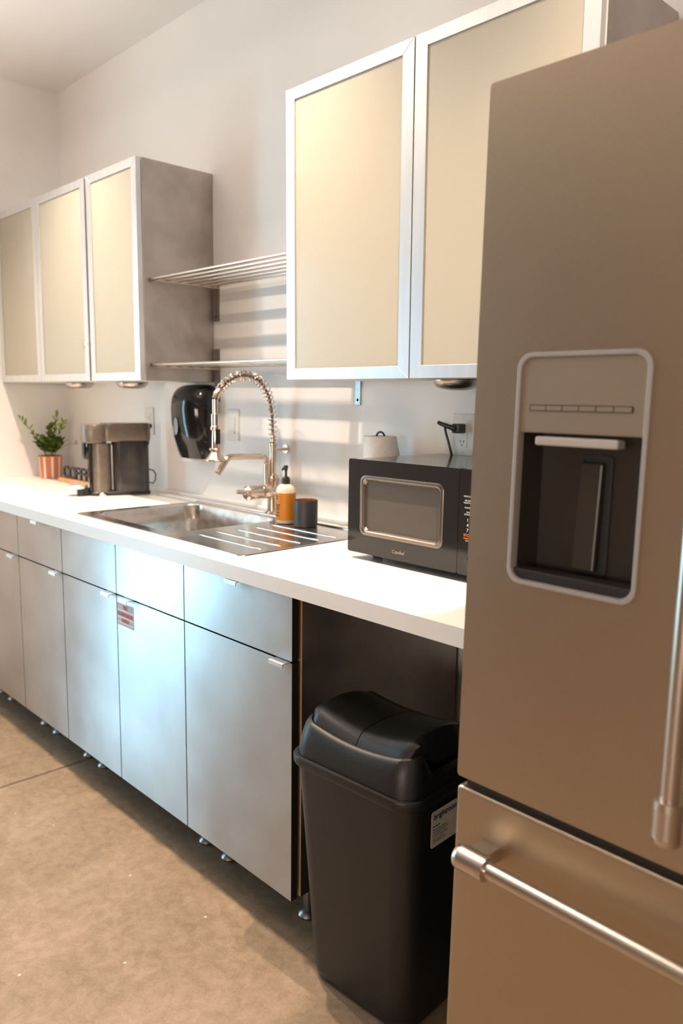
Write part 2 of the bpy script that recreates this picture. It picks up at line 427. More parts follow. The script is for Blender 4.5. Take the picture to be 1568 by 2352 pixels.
def make_sink():
    t = thing('sink', 'stainless steel inset sink with square bowl and ribbed drainer', 'sink', ((SX0+SX1)/2, (SY0+SY1)/2, ZC1))
    off = -Vector(t.location); z = ZC1+.0035
    outer = rrect(SX0, SX1, SY0, SY1, .018, z); inner = rrect(BX0, BX1, BY0, BY1, .055, z, 8)
    bm = plate_with_hole(outer, inner); m = MB(); m.bm.free(); m.bm = bm
    # rolled edge
    m.loft([[(p[0], p[1], z) for p in outer], [(p[0]+(-.003 if p[0] < -.7 else .003), p[1]+(-.003 if p[1] < -.3 else .003), z-.0012) for p in outer],
            [(p[0]+(-.004 if p[0] < -.7 else .004), p[1]+(-.004 if p[1] < -.3 else .004), ZC1+.0002) for p in outer]], cap0=False, cap1=False)
    # raised rear upstand
    m.tube([(SX0+.01, SY1-.008, z+.001), (SX1-.01, SY1-.008, z+.001)], .004, 10)
    rim = m.build('rim', M['sink'], t); rim.location = off
    rings = [inner]
    def inset(d, zz, rr): return rrect(BX0+d, BX1-d, BY0+d, BY1-d, rr, zz, 8)
    for d, dz, rr in ((.002, -.002, .055), (.004, -.006, .054), (.008, -.08, .052), (.012, -.145, .05), (.018, -.158, .046), (.03, -.166, .04), (.05, -.169, .03)):
        rings.append(inset(d, z+dz, rr))
    rings.append([((BX0+BX1)/2+(p[0]-(BX0+BX1)/2)*.12, (BY0+BY1)/2+(p[1]-(BY0+BY1)/2)*.12, z-.172) for p in rings[-1]])
    m = MB().loft(rings, cap0=False, cap1=True)
    b = m.build('bowl', M['sink'], t); b.location = off
    for f in b.data.polygons: f.use_smooth = True
    cx, cy = (BX0+BX1)/2, (BY0+BY1)/2
    MB().lathe([(.042, z-.1715), (.042, z-.168), (.034, z-.1675), (.030, z-.170), (.004, z-.170)], (cx, cy, 0), n=28).build('drain_strainer', M['chrome'], t).location = off
    for k, y in enumerate((-.4887, -.4205, -.3515, -.2815, -.2145)):
        xa = -.612 if k else -.600
        pts = []; rad = []
        for i in range(21):
            q = i/20; pts.append((xa+(-.302-xa)*q, y, z-.001)); rad.append(.0042*min(1, (min(q, 1-q)*20+.25)**.5))
        m = MB().tube(pts, rad, 10)
        for v in m.bm.verts: v.co.z = z+(v.co.z-z)*.9
        m.build('drainer_rib', M['sink'], t).location = off
    return t
make_sink()

# ------------------------------------------------------------------ faucet
def make_faucet():
    fx, fy = -.80, -.052
    t = thing('faucet', 'chrome kitchen faucet with coiled spring hose over the sink', 'faucet', (fx, fy, ZC1)); off = -Vector(t.location)
    def B(m, n, par=t, mt='nickel'):
        o = m.build(n, M[mt], par)
        if par is t: o.location = off
        return o
    m = MB(); m.lathe([(.029, ZC1), (.029, ZC1+.004), (.020, ZC1+.012), (.0185, .955), (.0185, 1.02), (.0235, 1.035), (.021, 1.05), (.0125, 1.055)], (fx, fy, 0), n=32)
    B(m, 'base')
    # valve body lying across, with its lever
    m = MB(); m.lathe([(.004, -.012), (.017, -.010), (.024, -.004), (.0245, .06), (.022, .064), (.024, .068), (.0245, .125), (.019, .132), (.004, .134)], (fx, 0, .995), axis='y', n=28)
    for v in m.bm.verts: v.co.y = fy+.012-(v.co.y)*.98
    vb = B(m, 'valve_body')
    m = MB().tube([(fx, fy-.118, .998), (fx-.003, fy-.152, 1.003)], [.0085, .0075], 14); m.build('lever', M['nickel'], vb)
    # riser
    m = MB(); m.lathe([(.0125, 1.05), (.0125, 1.15), (.015, 1.152), (.015, 1.162), (.010, 1.166), (.010, 1.19)], (fx, fy, 0), n=24); B(m, 'riser')
    m = MB().tube([(fx+.008, fy, 1.14), (fx+.01, -.004, 1.14)], .0055, 12); m.lathe([(.016, 0), (.016, .004)], (fx+.01, 0, 1.14), 'y', 20)
    for v in m.bm.verts:
        if v.co.y > 0: v.co.y = -.0045
    B(m, 'wall_stay')
    # swinging pot-filler spout
    sy = fy-.028
    pts = [(fx, fy-.024, 1.0), (fx, fy-.026, 1.09)]
    for i in range(9):
        a = R(90*i/8); pts.append((fx, fy-.026-.028*(1-math.cos(a)), 1.09+.028*math.sin(a)))
    pts += [(fx, -.17, 1.1195), (fx, -.225, 1.121)]
    for i in range(1, 7):
        a = R(62*i/6); pts.append((fx, -.225-.035*math.sin(a), 1.121-.035*(1-math.cos(a))))
    pts.append((fx, -.281, 1.070))
    B(MB().tube(pts, .0105, 16), 'spout')
    # hose inside the spring, in the plane x = fx
    def hose(s):
        # s 0..1: up the riser, over the arch, down to the spray
        pts = [(.052, 1.17), (.053, 1.21), (.056, 1.255), (.064, 1.30), (.079, 1.338), (.105, 1.368), (.142, 1.385), (.182, 1.388), (.220, 1.378), (.252, 1.358), (.276, 1.335)]
        n = len(pts)-1; k = min(int(s*n), n-1); q = s*n-k
        P = [pts[max(k-1, 0)], pts[k], pts[k+1], pts[min(k+2, n)]]
        r = []
        for j in (0, 1):
            a, b, c, d = (p[j] for p in P)
            r.append(.5*((2*b)+(-a+c)*q+(2*a-5*b+4*c-d)*q*q+(-a+3*b-3*c+d)*q*q*q))
        return Vector((fx, -r[0], r[1]))
    B(MB().tube([hose(i/40) for i in range(41)], .0048, 10), 'hose', t, 'bracket')
    pts = []; turns = 27; n = turns*16
    for i in range(n+1):
        s = i/n; p = hose(s); t_ = (hose(min(1, s+.01))-hose(max(0, s-.01))).normalized()
        a = Vector((1, 0, 0)); b = t_.cross(a)
        ph = 2*math.pi*turns*s
        pts.append(p+(.0135+.0022*math.sin(math.pi*s))*(math.cos(ph)*a+math.sin(ph)*b))
    B(MB().tube(pts, .0021, 6), 'spring')
    # spray head hanging at the front end
    sx_, sy_ = fx, -.289
    m = MB().tube([(fx, -.270, 1.338), (fx, -.283, 1.328), (fx, -.288, 1.312)], [.012, .0125, .011], 16)
    m.lathe([(.010, 1.31), (.010, 1.265), (.014, 1.262), (.014, 1.225), (.0165, 1.222), (.0165, 1.212), (.0115, 1.208)], (sx_, sy_, 0), n=24)
    sp = B(m, 'spray_head')
    MB().lathe([(.0115, 1.208), (.0125, 1.19), (.0135, 1.15), (.012, 1.142)], (sx_, sy_, 0), n=24).build('grip', M['nickel'], sp)
    MB().lathe([(.0195, 1.153), (.0215, 1.149), (.0195, 1.145)], (sx_, sy_, 0), n=24).build('holder_ring', M['nickel'], sp)
    MB().lathe([(.012, 1.148), (.015, 1.142), (.020, 1.134), (.030, 1.121), (.034, 1.116), (.0335, 1.112), (.030, 1.110), (.012, 1.107)], (sx_, sy_, 0), n=32).build('spray_cone', M['nickel'], sp)
    MB().box(sx_+.009, sx_+.017, sy_-.008, sy_+.008, 1.165, 1.215, bev=.003).build('spray_lever', M['black_gloss'], sp)
    return t
make_faucet()

# ------------------------------------------------------------------ soap bottle and cup
def make_soap():
    c = (-.600, -.158, 0); z = ZC1+.0035
    t = thing('soap_bottle', 'hand soap pump bottle with amber label and black pump on the drainer', 'soap bottle', (c[0], c[1], z))
    prof = [(.026, 0), (.031, .003), (.0325, .010), (.0325, .100), (.031, .112), (.026, .121), (.018, .126), (.012, .128)]
    MB().lathe(prof, n=40).build('bottle', M['soap_white'], t)
    m = MB().lathe([(.0328, .0135), (.0329, .0135), (.0329, .100), (.0328, .100)], n=48, cap0=False, cap1=False); lb = m.build('label', M['amber'], t)
    m = MB()
    for a, h, w in ((-1.75, .088, .016), (-1.72, .080, .012), (-1.62, .060, .018), (-1.60, .053, .014), (-1.64, .046, .016), (-1.55, .036, .010), (-1.62, .026, .015)):
        r_ = .0332
        n = 6
        ring0 = [(r_*math.cos(a+w/r_*(i/n-.5)), r_*math.sin(a+w/r_*(i/n-.5)), h) for i in range(n+1)]
        ring1 = [(p[0], p[1], h+.004) for p in ring0]
        m.loft([ring0, ring1], cap0=False, cap1=False, close=False)
    m.build('print', M['ink'], lb)
    m = MB(); n = 20; a0 = -2.35
    ring = [(.0334*math.cos(a0+.16*math.cos(2*math.pi*i/n)), .0334*math.sin(a0+.16*math.cos(2*math.pi*i/n)), .058+.010*math.sin(2*math.pi*i/n)) for i in range(n)]
    f = m.bm.faces.new([m.bm.verts.new(p) for p in ring]); m.build('round_badge', M['pot_white'], lb)
    m = MB(); m.lathe([(.0135, .126), (.0135, .143), (.009, .150), (.004, .153), (.0038, .166), (.0075, .184), (.006, .187)], n=24)
    m.tube([(0, 0, .178), (.012, -.02, .179), (.016, -.027, .175)], [.0055, .0045, .0035], 10)
    m.build('pump', M['black_plastic'], t)
make_soap()
def make_cup():
    t = thing('tumbler', 'matt black straight tumbler on the drainer, right of the soap bottle', 'cup', (-.512, -.150, ZC1+.0035))
    MB().lathe([(.034, 0), (.0375, .004), (.0380, .020), (.0380, .083), (.0372, .0845), (.0352, .083)], n=40, cap1=False).build('cup_wall', M['cup'], t)
    MB().lathe([(.0352, .083), (.0350, .010), (.030, .006)], n=40, cap0=False).build('cup_lining', M['copper'], t)
make_cup()

# ------------------------------------------------------------------ upper cabinets
def upper_cabinet(name, x0, widths, label, loc=(0,0,0), rx=0, pucks=()):
    # local frame: x from x0, y = 0 at the wall, z = 0 at the underside
    t = thing('wall_cabinet', label, 'cabinet', loc, (rx, 0, 0), 'glass fronted wall cabinets')
    x1 = x0+sum(widths); h = ZT-ZU; df = U-.022
    m = MB(); e = .016
    m.box(x0, x0+e, -df, -.002, 0, h, 0, mf={'right': 1, 'front': 1}); m.box(x1-e, x1, -df, -.002, 0, h, 0, mf={'left': 1, 'front': 1})
    m.box(x0+e, x1-e, -df, -.002, 0, e, 1); m.box(x0+e, x1-e, -df, -.002, h-e, h, 1); m.box(x0+e, x1-e, -.010, -.002, e, h-e, 1)
    if len(widths) > 1:
        pass
    m.build('carcass', [M['steel_dull'], M['cab_white']], t)
    for z in (.2575, .510):
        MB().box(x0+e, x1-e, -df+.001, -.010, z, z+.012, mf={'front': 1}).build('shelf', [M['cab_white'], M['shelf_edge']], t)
    xa = x0
    for w in widths:
        g = .0015; a, b = xa+g, xa+w-g; fs, ft = .036, .030
        y0, y1 = -U, -U+.019
        m = MB()
        O = [(a, 0), (b, 0), (b, h), (a, h)]; I = [(a+fs, ft), (b-fs, ft), (b-fs, h-ft), (a+fs, h-ft)]
        for k in range(4):
            j = (k+1) % 4; s = .0001
            q = [O[k], O[j], I[j], I[k]]
            m.loft([[(p[0], y0, p[1]) for p in q], [(p[0], y1, p[1]) for p in q]], smooth=False)
        d = m.build('door', M['alu'], t, bevel=.0007, bseg=1)
        MB().box(a+fs-.004, b-fs+.004, y0+.0035, y0+.0075, ft-.004, h-ft+.004).build('glass_panel', M['frost'], d)
        xa += w
    for px in pucks:
        pass
    return t
upper_cabinet('r', 0, (.4605, .4600), 'tall glass fronted wall cabinet with two doors, right of the open shelves', (-.4069, 0, ZU), .0099)
upper_cabinet('l', 0, (.381,), 'narrow single door glass fronted wall cabinet, left of the open shelves', (-1.2227-.381-.0002, 0, ZU))
upper_cabinet('l2', 0, (.4480, .4584), 'double door glass fronted wall cabinet in the corner above the plant', (W+.003-.0105+.0105, 0, ZU))

def puck(x, y, z, label):
    t = thing('under_cabinet_light', label, 'lamp', (x, y, z), group='round lights under the wall cabinets')
    MB().lathe([(.060, 0), (.062, -.004), (.060, -.012), (.050, -.022), (.036, -.0265), (.030, -.027)], n=40).build('housing', M['lamp_metal'], t)
    MB().lathe([(.029, -.0268), (.026, -.0285), (.01, -.0292)], n=32).build('lens', M['lens'], t)
puck(.080, -.165, ZU, 'brushed round puck light under the tall cabinet beside the fridge')
puck(-1.560, -.165, ZU, 'round puck light under the narrow cabinet, above the coffee machine')
puck(-2.030, -.165, ZU, 'round puck light under the corner cabinet, nearer the end wall')

# ------------------------------------------------------------------ slatted steel shelves
def slat_shelf(z, label, up, down, right_visible):
    t = thing('wall_shelf', label, 'shelf', (-.82, 0, z), group='slatted steel wall shelves')
    off = Vector((.82, 0, -z)); off = Vector((.82, 0, -z))
    xa, xb = -1.2145, -.4115
    for d in (.030, .078, .1246, .172, .2195, .267):
        m = MB().box(xa+.004, xb, -d-.009, -d+.009, z-.004, z+.004, bev=.0035, seg=3)
        m.build('slat', M['shelf'], t).location = off
    for x in (-1.190, -.436):
        m = MB().box(x-.009, x+.009, -.268, -.001, z-.010, z-.0045, bev=.001)
        m.build('bearer', M['shelf'], t).location = off
    MB().box(xa-.006, xa+.004, -.274, -.260, z-.006, z+.006, bev=.002).build('end_cap', M['bracket'], t).location = off
    for x, w, mt in ((-1.2, .030, 'bracket'), (-.433, .022, 'galv')):
        m = MB().box(x-w/2, x+w/2, -.0065, -.0005, z-down, z+up, bev=.0008)
        m.lathe([(.005, 0), (.004, .0025)], (x, -.0065, z-down+.016), 'y', 12)
        for v in m.bm.verts:
            if v.co.y > -.0064+.00001 and abs(v.co.x-x) < .006 and v.co.z < z-down+.03 and v.co.y > -.0005: v.co.y = -.008
        m.build('wall_bracket', M[mt], t).location = off
slat_shelf(1.727, 'upper slatted steel wall shelf between the two groups of cabinets', .0, .127, False)
slat_shelf(1.428, 'lower slatted steel wall shelf just above the faucet', .069, .130, True)

# ------------------------------------------------------------------ microwave
def make_microwave():
    x0, x1, y0, z0, z1 = -.096, .372, -.368, .931, 1.1685
    t = thing('microwave', 'black microwave oven with rounded window standing on the counter by the fridge', 'microwave', ((x0+x1)/2, -.2, ZC1)); off = -Vector(t.location)
    def B(m, n, mt, par=t, **k):
        o = m.build(n, M[mt] if isinstance(mt, str) else mt, par, **k)
        if par is t: o.location = off
        return o
    m = MB().box(x0+.008, x1-.006, y0+.022, -.025, z0+.002, z1-.001); B(m, 'body', 'black_gloss', bevel=.004)
    for x in (x0+.05, x1-.05):
        for y in (y0+.06, -.06): B(MB().lathe([(.012, ZC1), (.014, z0+.003)], (x, y, 0), n=16), 'foot', 'rubber')
    xp = .2575
    # door with window opening
    W0, W1, Z0, Z1 = -.052, .212, .981, 1.128
    outer = rrect(x0, xp-.001, z0, z1, .006, 0, 4); hole = rrect(W0, W1, Z0, Z1, .017, 0, 8)
    bm = plate_with_hole([(p[0], y0, p[1]) for p in outer], [(p[0], y0, p[1]) for p in hole]); m = MB(); m.bm.free(); m.bm = bm
    m.loft([xz(outer, y0), xz(outer, y0+.020)], cap0=False, cap1=True, smooth=False)
    door = B(m, 'door', 'black_gloss')
    rim = []
    for d, y in ((-.002, y0-.0004), (.001, y0-.0022), (.005, y0-.0030), (.008, y0-.0012), (.0115, y0+.006), (.0125, y0+.008)):
        rim.append(xz(rrect(W0+d, W1-d, Z0+d, Z1-d, .017-d*.4, 0, 8), y))
    MB().loft(rim, cap0=False, cap1=False).build('window_frame', M['mw_trim'], door)
    MB().loft([xz(rrect(W0+.010, W1-.010, Z0+.010, Z1-.010, .011, 0, 8), y0+.0075), xz(rrect(W0+.010, W1-.010, Z0+.010, Z1-.010, .011, 0, 8), y0+.010)], smooth=False).build('window', M['mw_glass'], door)
    text('lettering', "Comfee'", .0122, M['mw_logo'], door, (.080, y0-.0006, .9475), (R(90), 0, 0), .0002, 'CENTER')
    m = MB().loft([xz(rrect(xp, x1, z0, z1, .006, 0, 4), y0), xz(rrect(xp, x1, z0, z1, .006, 0, 4), y0+.020)], smooth=False)
    cp = B(m, 'control_panel', 'black_gloss')
    xc = .2835
    for body, z, s, mt in (('POPCORN', 1.1065, .0055, 'ink_white'), ('FROZEN\nVEGETABLE', 1.0975, .0050, 'ink_white'), ('POWER', 1.0815, .0055, 'ink_white'), ('TIME\nDEFROST', 1.0715, .0050, 'ink_white'),
                           ('1', 1.0520, .0115, 'ink_white'), ('4', 1.0405, .0115, 'ink_white'), ('7', 1.0290, .0115, 'ink_white'), ('STOP', 1.0190, .0085, 'ink_orange'), ('CANCEL', 1.0130, .0052, 'ink_orange'), ('ECO', 1.0080, .0045, 'ink_white')):
        text('key_print', body, s, M[mt], cp, (xc, y0-.0006, z), (R(90), 0, 0), .0002, 'CENTER', 0)
    m = MB()
    m.box(xp+.001, x1-.003, y0-.0003, y0+.0003, .9865, .9872)
    m.build('seam', M['ink'], cp)
    kx = (.303, .9585)
    MB().lathe([(.0215, 0), (.0222, .0006), (.0215, .0008), (.0200, .0008), (.0200, .0025), (.017, .003), (.004, .003)], (kx[0], 0, kx[1]), 'y', 40).build('start_knob', M['black_gloss'], cp)
    k = cp.children[-1]
    for v in k.data.vertices: v.co.y = y0-v.co.y
M['mw_trim'] = mat('pewter_trim', (.17,.14,.12), .30, .9)
M['mw_glass'] = mat('mesh_window', (.085,.075,.068), .16)
M['mw_logo'] = mat('brand_print', (.32,.27,.23), .4)
make_microwave()

# ------------------------------------------------------------------ paper towel roll
def make_towel():
    t = thing('paper_towel_roll', 'white paper towel roll on a black holder behind the microwave', 'paper towels', (-.247, -.095, ZC1))
    m = MB(); rings = []
    for z, f in ((.014, 1.0), (.10, .8), (.18, .55), (.24, .25), (.285, .05), (.297, 0)):
        ring = []
        for i in range(48):
            a = 2*math.pi*i/48; d = max(0, math.cos(a-.75))
            r = .049+.050*f*d**2
            ring.append((r*math.cos(a), r*math.sin(a)*(1 if math.sin(a) < 0 else .9), z))
        rings.append(ring)
    m.loft(rings, cap0=True, cap1=False)
    m.loft([rings[-1], [(p[0]*.96, p[1]*.96, .2985) for p in rings[-1]], [(p[0]*.45, p[1]*.45, .2985) for p in rings[-1]], [(p[0]*.42, p[1]*.42, .28) for p in rings[-1]]], cap0=False, cap1=False, smooth=False)
    m.build('paper_roll', M['paper'], t)
    m = MB(); m.lathe([(.07, 0), (.07, .006), (.066, .009), (.006, .0095)], n=36)
    m.tube([(0, 0, .009), (0, 0, .293)], .005, 12); m.build('holder', M['black_gloss'], t)
    m = MB().tube([(.017*math.cos(R(a)), .0, .293+.017*math.sin(R(a))) for a in range(0, 181, 12)], .0028, 10); m.build('loop', M['black_gloss'], t)
make_towel()

# ------------------------------------------------------------------ outlets, switch, plug and cord
def plate(x, z, label, kind, w=.075, h=.118):
    t = thing('light_switch' if kind == 'switch' else 'wall_outlet', label, 'light switch' if kind == 'switch' else 'outlet', (x, 0, z))
    MB().loft([xz(rrect(-w/2, w/2, -h/2, h/2, .005, 0, 3), -.0005), xz(rrect(-w/2, w/2, -h/2, h/2, .005, 0, 3), -.004), xz(rrect(-w/2+.003, w/2-.003, -h/2+.003, h/2-.003, .004, 0, 3), -.006)]).build('face_plate', M['white_pl'], t)
    if kind == 'outlet':
        MB().box(-.017, .017, -.0075, -.005, -.034, .034, bev=.001).build('socket_face', M['white_pl'], t)
        m = MB()
        for zz in (-.018, .018):
            for xx in (-.006, .006): m.box(xx-.001, xx+.001, -.0078, -.0074, zz-.004, zz+.004)
            m.lathe([(.0022, 0), (.0022, .0004)], (0, -.0078, zz-.010), 'y', 10)
        m.build('slots', M['ink'], t)
    else:
        MB().box(-.016, .016, -.0095, -.005, -.033, .033, bev=.0015).build('rocker', M['white_pl'], t)
    m = MB()
    for zz in (-.048, .048):
        m.lathe([(.003, 0), (.0028, .001), (.0005, .0012)], (0, -.0072, zz), 'y', 12)
    m.build('screws', M['white_pl'], t)
    return t
plate(-.0185, 1.2225, 'white wall outlet beside the fridge with a black plug in it', 'outlet')
plate(-1.100, 1.212, 'white rocker light switch on the wall behind the faucet', 'switch')
plate(-1.715, 1.208, 'white wall outlet behind the coffee machine', 'outlet')
def make_plug():
    t = thing('power_cord', 'black plug and cord running from the outlet down behind the microwave', 'power cord', (-.0185, -.008, 1.2405))
    m = MB().box(-.015, .013, -.030, -.0005, -.013, .013, bev=.004); m.build('plug', M['plug'], t)
    m = MB().tube([(-.004, -.028, .0), (-.020, -.040, .006), (-.036, -.048, .012), (-.045, -.052, .0165)], [.008, .0065, .006, .005], 12); m.build('strain_relief', M['plug'], t)
    m = MB().tube([(-.026, -.044, .004), (-.020, -.046, -.012), (-.012, -.045, -.034), (-.006, -.042, -.056), (-.004, -.035, -.08), (-.010, -.015, -.11), (-.012, -.008, -.20), (-.012, -.008, -.30)], .0034, 10); m.build('cord', M['plug'], t)
make_plug()

# ------------------------------------------------------------------ paper towel dispenser on the wall
def make_dispenser():
    t = thing('paper_dispenser', 'glossy black rounded paper dispenser mounted on the wall behind the faucet', 'dispenser', (-1.308, 0, 1.077))
    w, D, h = .113, .116, .285
    rings = []
    n = 26
    prof = [(0, .86, .62), (.03, .93, .74), (.08, .98, .88), (.14, 1, .97), (.19, 1, 1), (.23, .97, .97), (.255, .90, .88), (.272, .80, .74), (.281, .68, .58), (.285, .55, .40)]
    for z, ws, ds in prof:
        ring = [(w*ws, -.001, z)]
        for i in range(n+1):
            a = math.pi*i/n
            ca, sa = math.cos(a), math.sin(a)
            ring.append((w*ws*math.copysign(abs(ca)**.80, ca), -.02-(D*ds-.02)*(sa**.9 if sa > 0 else 0), z))
        ring.append((-w*ws, -.001, z)); rings.append(ring)
    b = MB().loft(rings).build('cover', M['black_gloss'], t)
    m = MB(); rg = []
    for s, y in ((1, 0), (.8, .004), (.3, .0065)):
        rg.append([(-.016+.017*s*math.cos(2*math.pi*i/24), -D*.985-y*.5, .125+.034*s*math.sin(2*math.pi*i/24)) for i in range(24)])
    m.loft(rg, cap0=False); m.build('level_window', M['smoke'], b)
    m = MB(); rr = random.Random(3)
    top = []; bot = []
    for i in range(15):
        q = i/14; x = -.075+.12*q; y = -.045-.02*math.sin(q*3)
        top.append((x, y, .012)); bot.append((x, y-.004, -.010-.006*rr.random()))
    m.loft([top, bot], cap0=False, cap1=False, close=False)
    m.build('paper_end', M['paper'], t)
M['smoke'] = mat('smoked_window', (.25,.25,.27), .12)
make_dispenser()

# ------------------------------------------------------------------ coffee machine
def make_coffee():
    cx, cy = -1.648, -.268; ang = R(-90-20)      # forward direction
    t = thing('coffee_machine', 'bronze grey capsule coffee machine with smoked water tank on the counter', 'coffee machine', (cx, cy, ZC1), (0, 0, ang)); t.scale = (.96, .93, .985)
    # local: +x forward
    MB().loft([rrect(-.205, .055, -.046, .046, .04, 0), rrect(-.205, .055, -.046, .046, .04, .012), rrect(-.20, .05, -.042, .042, .036, .016)]).build('base', M['black_plastic'], t)
    MB().lathe([(.044, .010), (.044, .214)], n=40).build('column', M['bronze'], t)
    m = MB(); m.lathe([(.046, .216), (.053, .222), (.056, .240), (.056, .283), (.052, .292)], (.022, 0, 0), n=40)
    h = m.build('brew_head', M['bronze'], t)
    MB().lathe([(.0525, .288), (.055, .298), (.052, .312), (.040, .322), (.012, .326)], (.022, 0, 0), n=40).build('lid', M['chrome'], h)
    MB().loft([rrect(-.015, .015, -.054, .054, .012, 0, 4), rrect(-.016, .016, -.055, .055, .012, .006, 4), rrect(-.012, .012, -.050, .050, .010, .014, 4)]).build('lever', M['chrome'], h)
    h.children[-1].location = (-.020, 0, .314)
    MB().loft([rrect(-.205, -.005, -.044, .044, .03, .222), rrect(-.208, -.005, -.047, .047, .03, .232), rrect(-.208, -.005, -.047, .047, .03, .290), rrect(-.204, -.005, -.043, .043, .028, .297)]).build('top_housing', M['bronze'], t)
    MB().box(-.216, -.206, -.018, .018, .276, .293, bev=.003).build('hinge', M['black_plastic'], t)
    tk = MB().loft([rrect(-.200, -.050, -.045, .045, .032, .014), rrect(-.200, -.050, -.045, .045, .032, .215)]).build('water_tank', M['tank'], t)
    MB().loft([rrect(-.203, -.047, -.048, .048, .034, .206), rrect(-.203, -.047, -.048, .048, .034, .224)]).build('tank_lid', M['black_plastic'], tk)
    MB().lathe([(.026, .216), (.027, .205), (.026, .160), (.020, .150), (.008, .148)], (.048, 0, 0), n=28).build('outlet_spout', M['black_gloss'], t)
    MB().box(.036, .050, -.030, .030, .016, .218, bev=.006).build('front_strip', M['black_gloss'], t)
    m = MB().lathe([(.040, .030), (.043, .034), (.043, .042), (.039, .045), (.004, .044)], (.098, 0, 0), n=36)
    m.build('cup_stand', M['alu'], t)
    MB().loft([rrect(.045, .100, -.026, .026, .02, 0), rrect(.045, .100, -.024, .024, .02, .030)]).build('stand_foot', M['black_plastic'], t)
    MB().tube([(-.195, .03, .05), (-.212, .034, .045), (-.222, .036, .06), (-.224, .034, .085), (-.214, .03, .10), (-.195, .028, .105)], .003, 8).build('cord', M['plug'], t)
make_coffee()

# ------------------------------------------------------------------ coffee sign
def make_sign():
    t = thing('word_sign', 'black COFFEE letters standing on a wooden block beside the plant', 'sign', (-2.085, -.178, ZC1), (0, 0, R(0)))
    MB().box(-.135, .205, -.018, .018, 0, .022, bev=.002).build('wooden_block', M['wood'], t)
    xs = -.128
    for ch, wd in zip('COFFEE', (.060, .064, .050, .050, .048, .048)):
        o = text('letter', ch, .078, M['black_plastic'], t, (xs, .004, .022), (R(90), 0, 0), .004, 'LEFT', .0012, 1.12); xs += wd
make_sign()

# ------------------------------------------------------------------ potted plant
def make_plant():
    cx, cy = -2.408, -.150
    t = thing('potted_plant', 'small leafy plant in a terracotta pot with white stripes', 'potted plant', (cx, cy, ZC1))
    m = MB().lathe([(.044, 0), (.049, .002), (.0495, .006), (.0545, .104), (.0555, .108), (.052, .108), (.050, .096)], n=48, cap1=False)
    pot = m.build('pot', M['terracotta'], t)
    m = MB()
    for k in range(9):
        a = -2.35+k*2*math.pi/9; rings = []
        for z in (.003, .105):
            r = .0497+(.0549-.0497)*z/.104; w = .0052/r
            rings.append([(r*math.cos(a+w*(i/2-1)), r*math.sin(a+w*(i/2-1)), z) for i in range(5)])
        m.loft(rings, cap0=False, cap1=False, close=False)
    m.build('stripes', M['pot_white'], pot)
    MB().lathe([(.0505, .094), (.003, .098)], n=32).build('soil', M['soil'], t)
    rnd = random.Random(11)
    def leaf(m, p, d, L, w, mi):
        d = d.normalized(); s = d.cross(Vector((rnd.uniform(-.4, .4), rnd.uniform(-.4, .4), 1))).normalized(); nn = s.cross(d)
        prof = ((0, .08), (.2, .7), (.45, 1), (.7, .8), (.9, .35), (1, .02)); A, B_, C = [], [], []
        for q, ww in prof:
            c = p+d*L*q-nn*(-.10*L*math.sin(q*2.6)); A.append(c+s*w*ww+nn*.12*w); B_.append(c-nn*.0006); C.append(c-s*w*ww+nn*.12*w)
        va = [[m.bm.verts.new(v) for v in r] for r in (A, B_, C)]
        for r0, r1 in zip(va, va[1:]):
            for i in range(len(prof)-1):
                f = m.bm.faces.new((r0[i], r0[i+1], r1[i+1], r1[i])); f.smooth = True; f.material_index = mi
    # view-plane sideways direction of the stems
    S = Vector((.39, .92, 0)).normalized(); Dp = Vector((.92, -.39, 0))
    specs = [(-.018, -.125, .190, 0, 1), (-.006, .006, .150, .01, 0), (.006, .038, .205, 0, 1), (.012, .068, .175, -.02, 1), (-.012, -.035, .10, .02, 0), (0, .03, .09, .03, 0), (.01, -.01, .075, -.03, 0), (.016, .055, .085, .02, 0), (-.016, -.05, .07, -.01, 0)]
    for si, (s0, s1, hh, dd, new) in enumerate(specs):
        pts = []; n = 12
        for i in range(n+1):
            q = i/n; pts.append(S*(s0+(s1-s0)*q**1.35)+Dp*dd*q+Vector((0, 0, .094+hh*(q**.92))))
        st = MB().tube(pts, [.0024*(1-.6*i/n) for i in range(n+1)], 8).build('stem', M['stem'], t)
        m = MB(); k = int(7+hh*70)
        for j in range(k):
            q = .12+.88*j/(k-1) if si < 4 else .3+.7*j/(k-1); idx = q*n; i = min(int(idx), n-1); p = pts[i].lerp(pts[i+1], idx-i)
            tan = (pts[i+1]-pts[i]).normalized(); a = j*2.4+rnd.uniform(-.4, .4)
            side = (S*math.cos(a)+Dp*math.sin(a))
            d = tan*rnd.uniform(.6, 1.1)+side*rnd.uniform(.6, 1.0)
            L = (.027 if new else .034)+rnd.uniform(0, .010); wd = L*(.22 if q > .5 and new else .34)
            leaf(m, p, d, L, wd, 1 if (new and q > .55) else 0)
        m.build('leaves', [M['leaf'], M['leaf_new']], st)
    # one long thin runner reaching right
    pts = [S*(.015+.105*q)+Dp*.0+Vector((0, 0, .105+.045*math.sin(q*2.2)+.02*q)) for q in [i/12 for i in range(13)]]
    st = MB().tube(pts, .0009, 6).build('runner', M['stem'], t)
    m = MB(); leaf(m, pts[-1], Vector((.1, .2, 1)), .022, .005, 1); leaf(m, pts[-1], Vector((.3, .6, .2)), .016, .004, 1)
    m.build('leaves', [M['leaf'], M['leaf_new']], st)
make_plant()

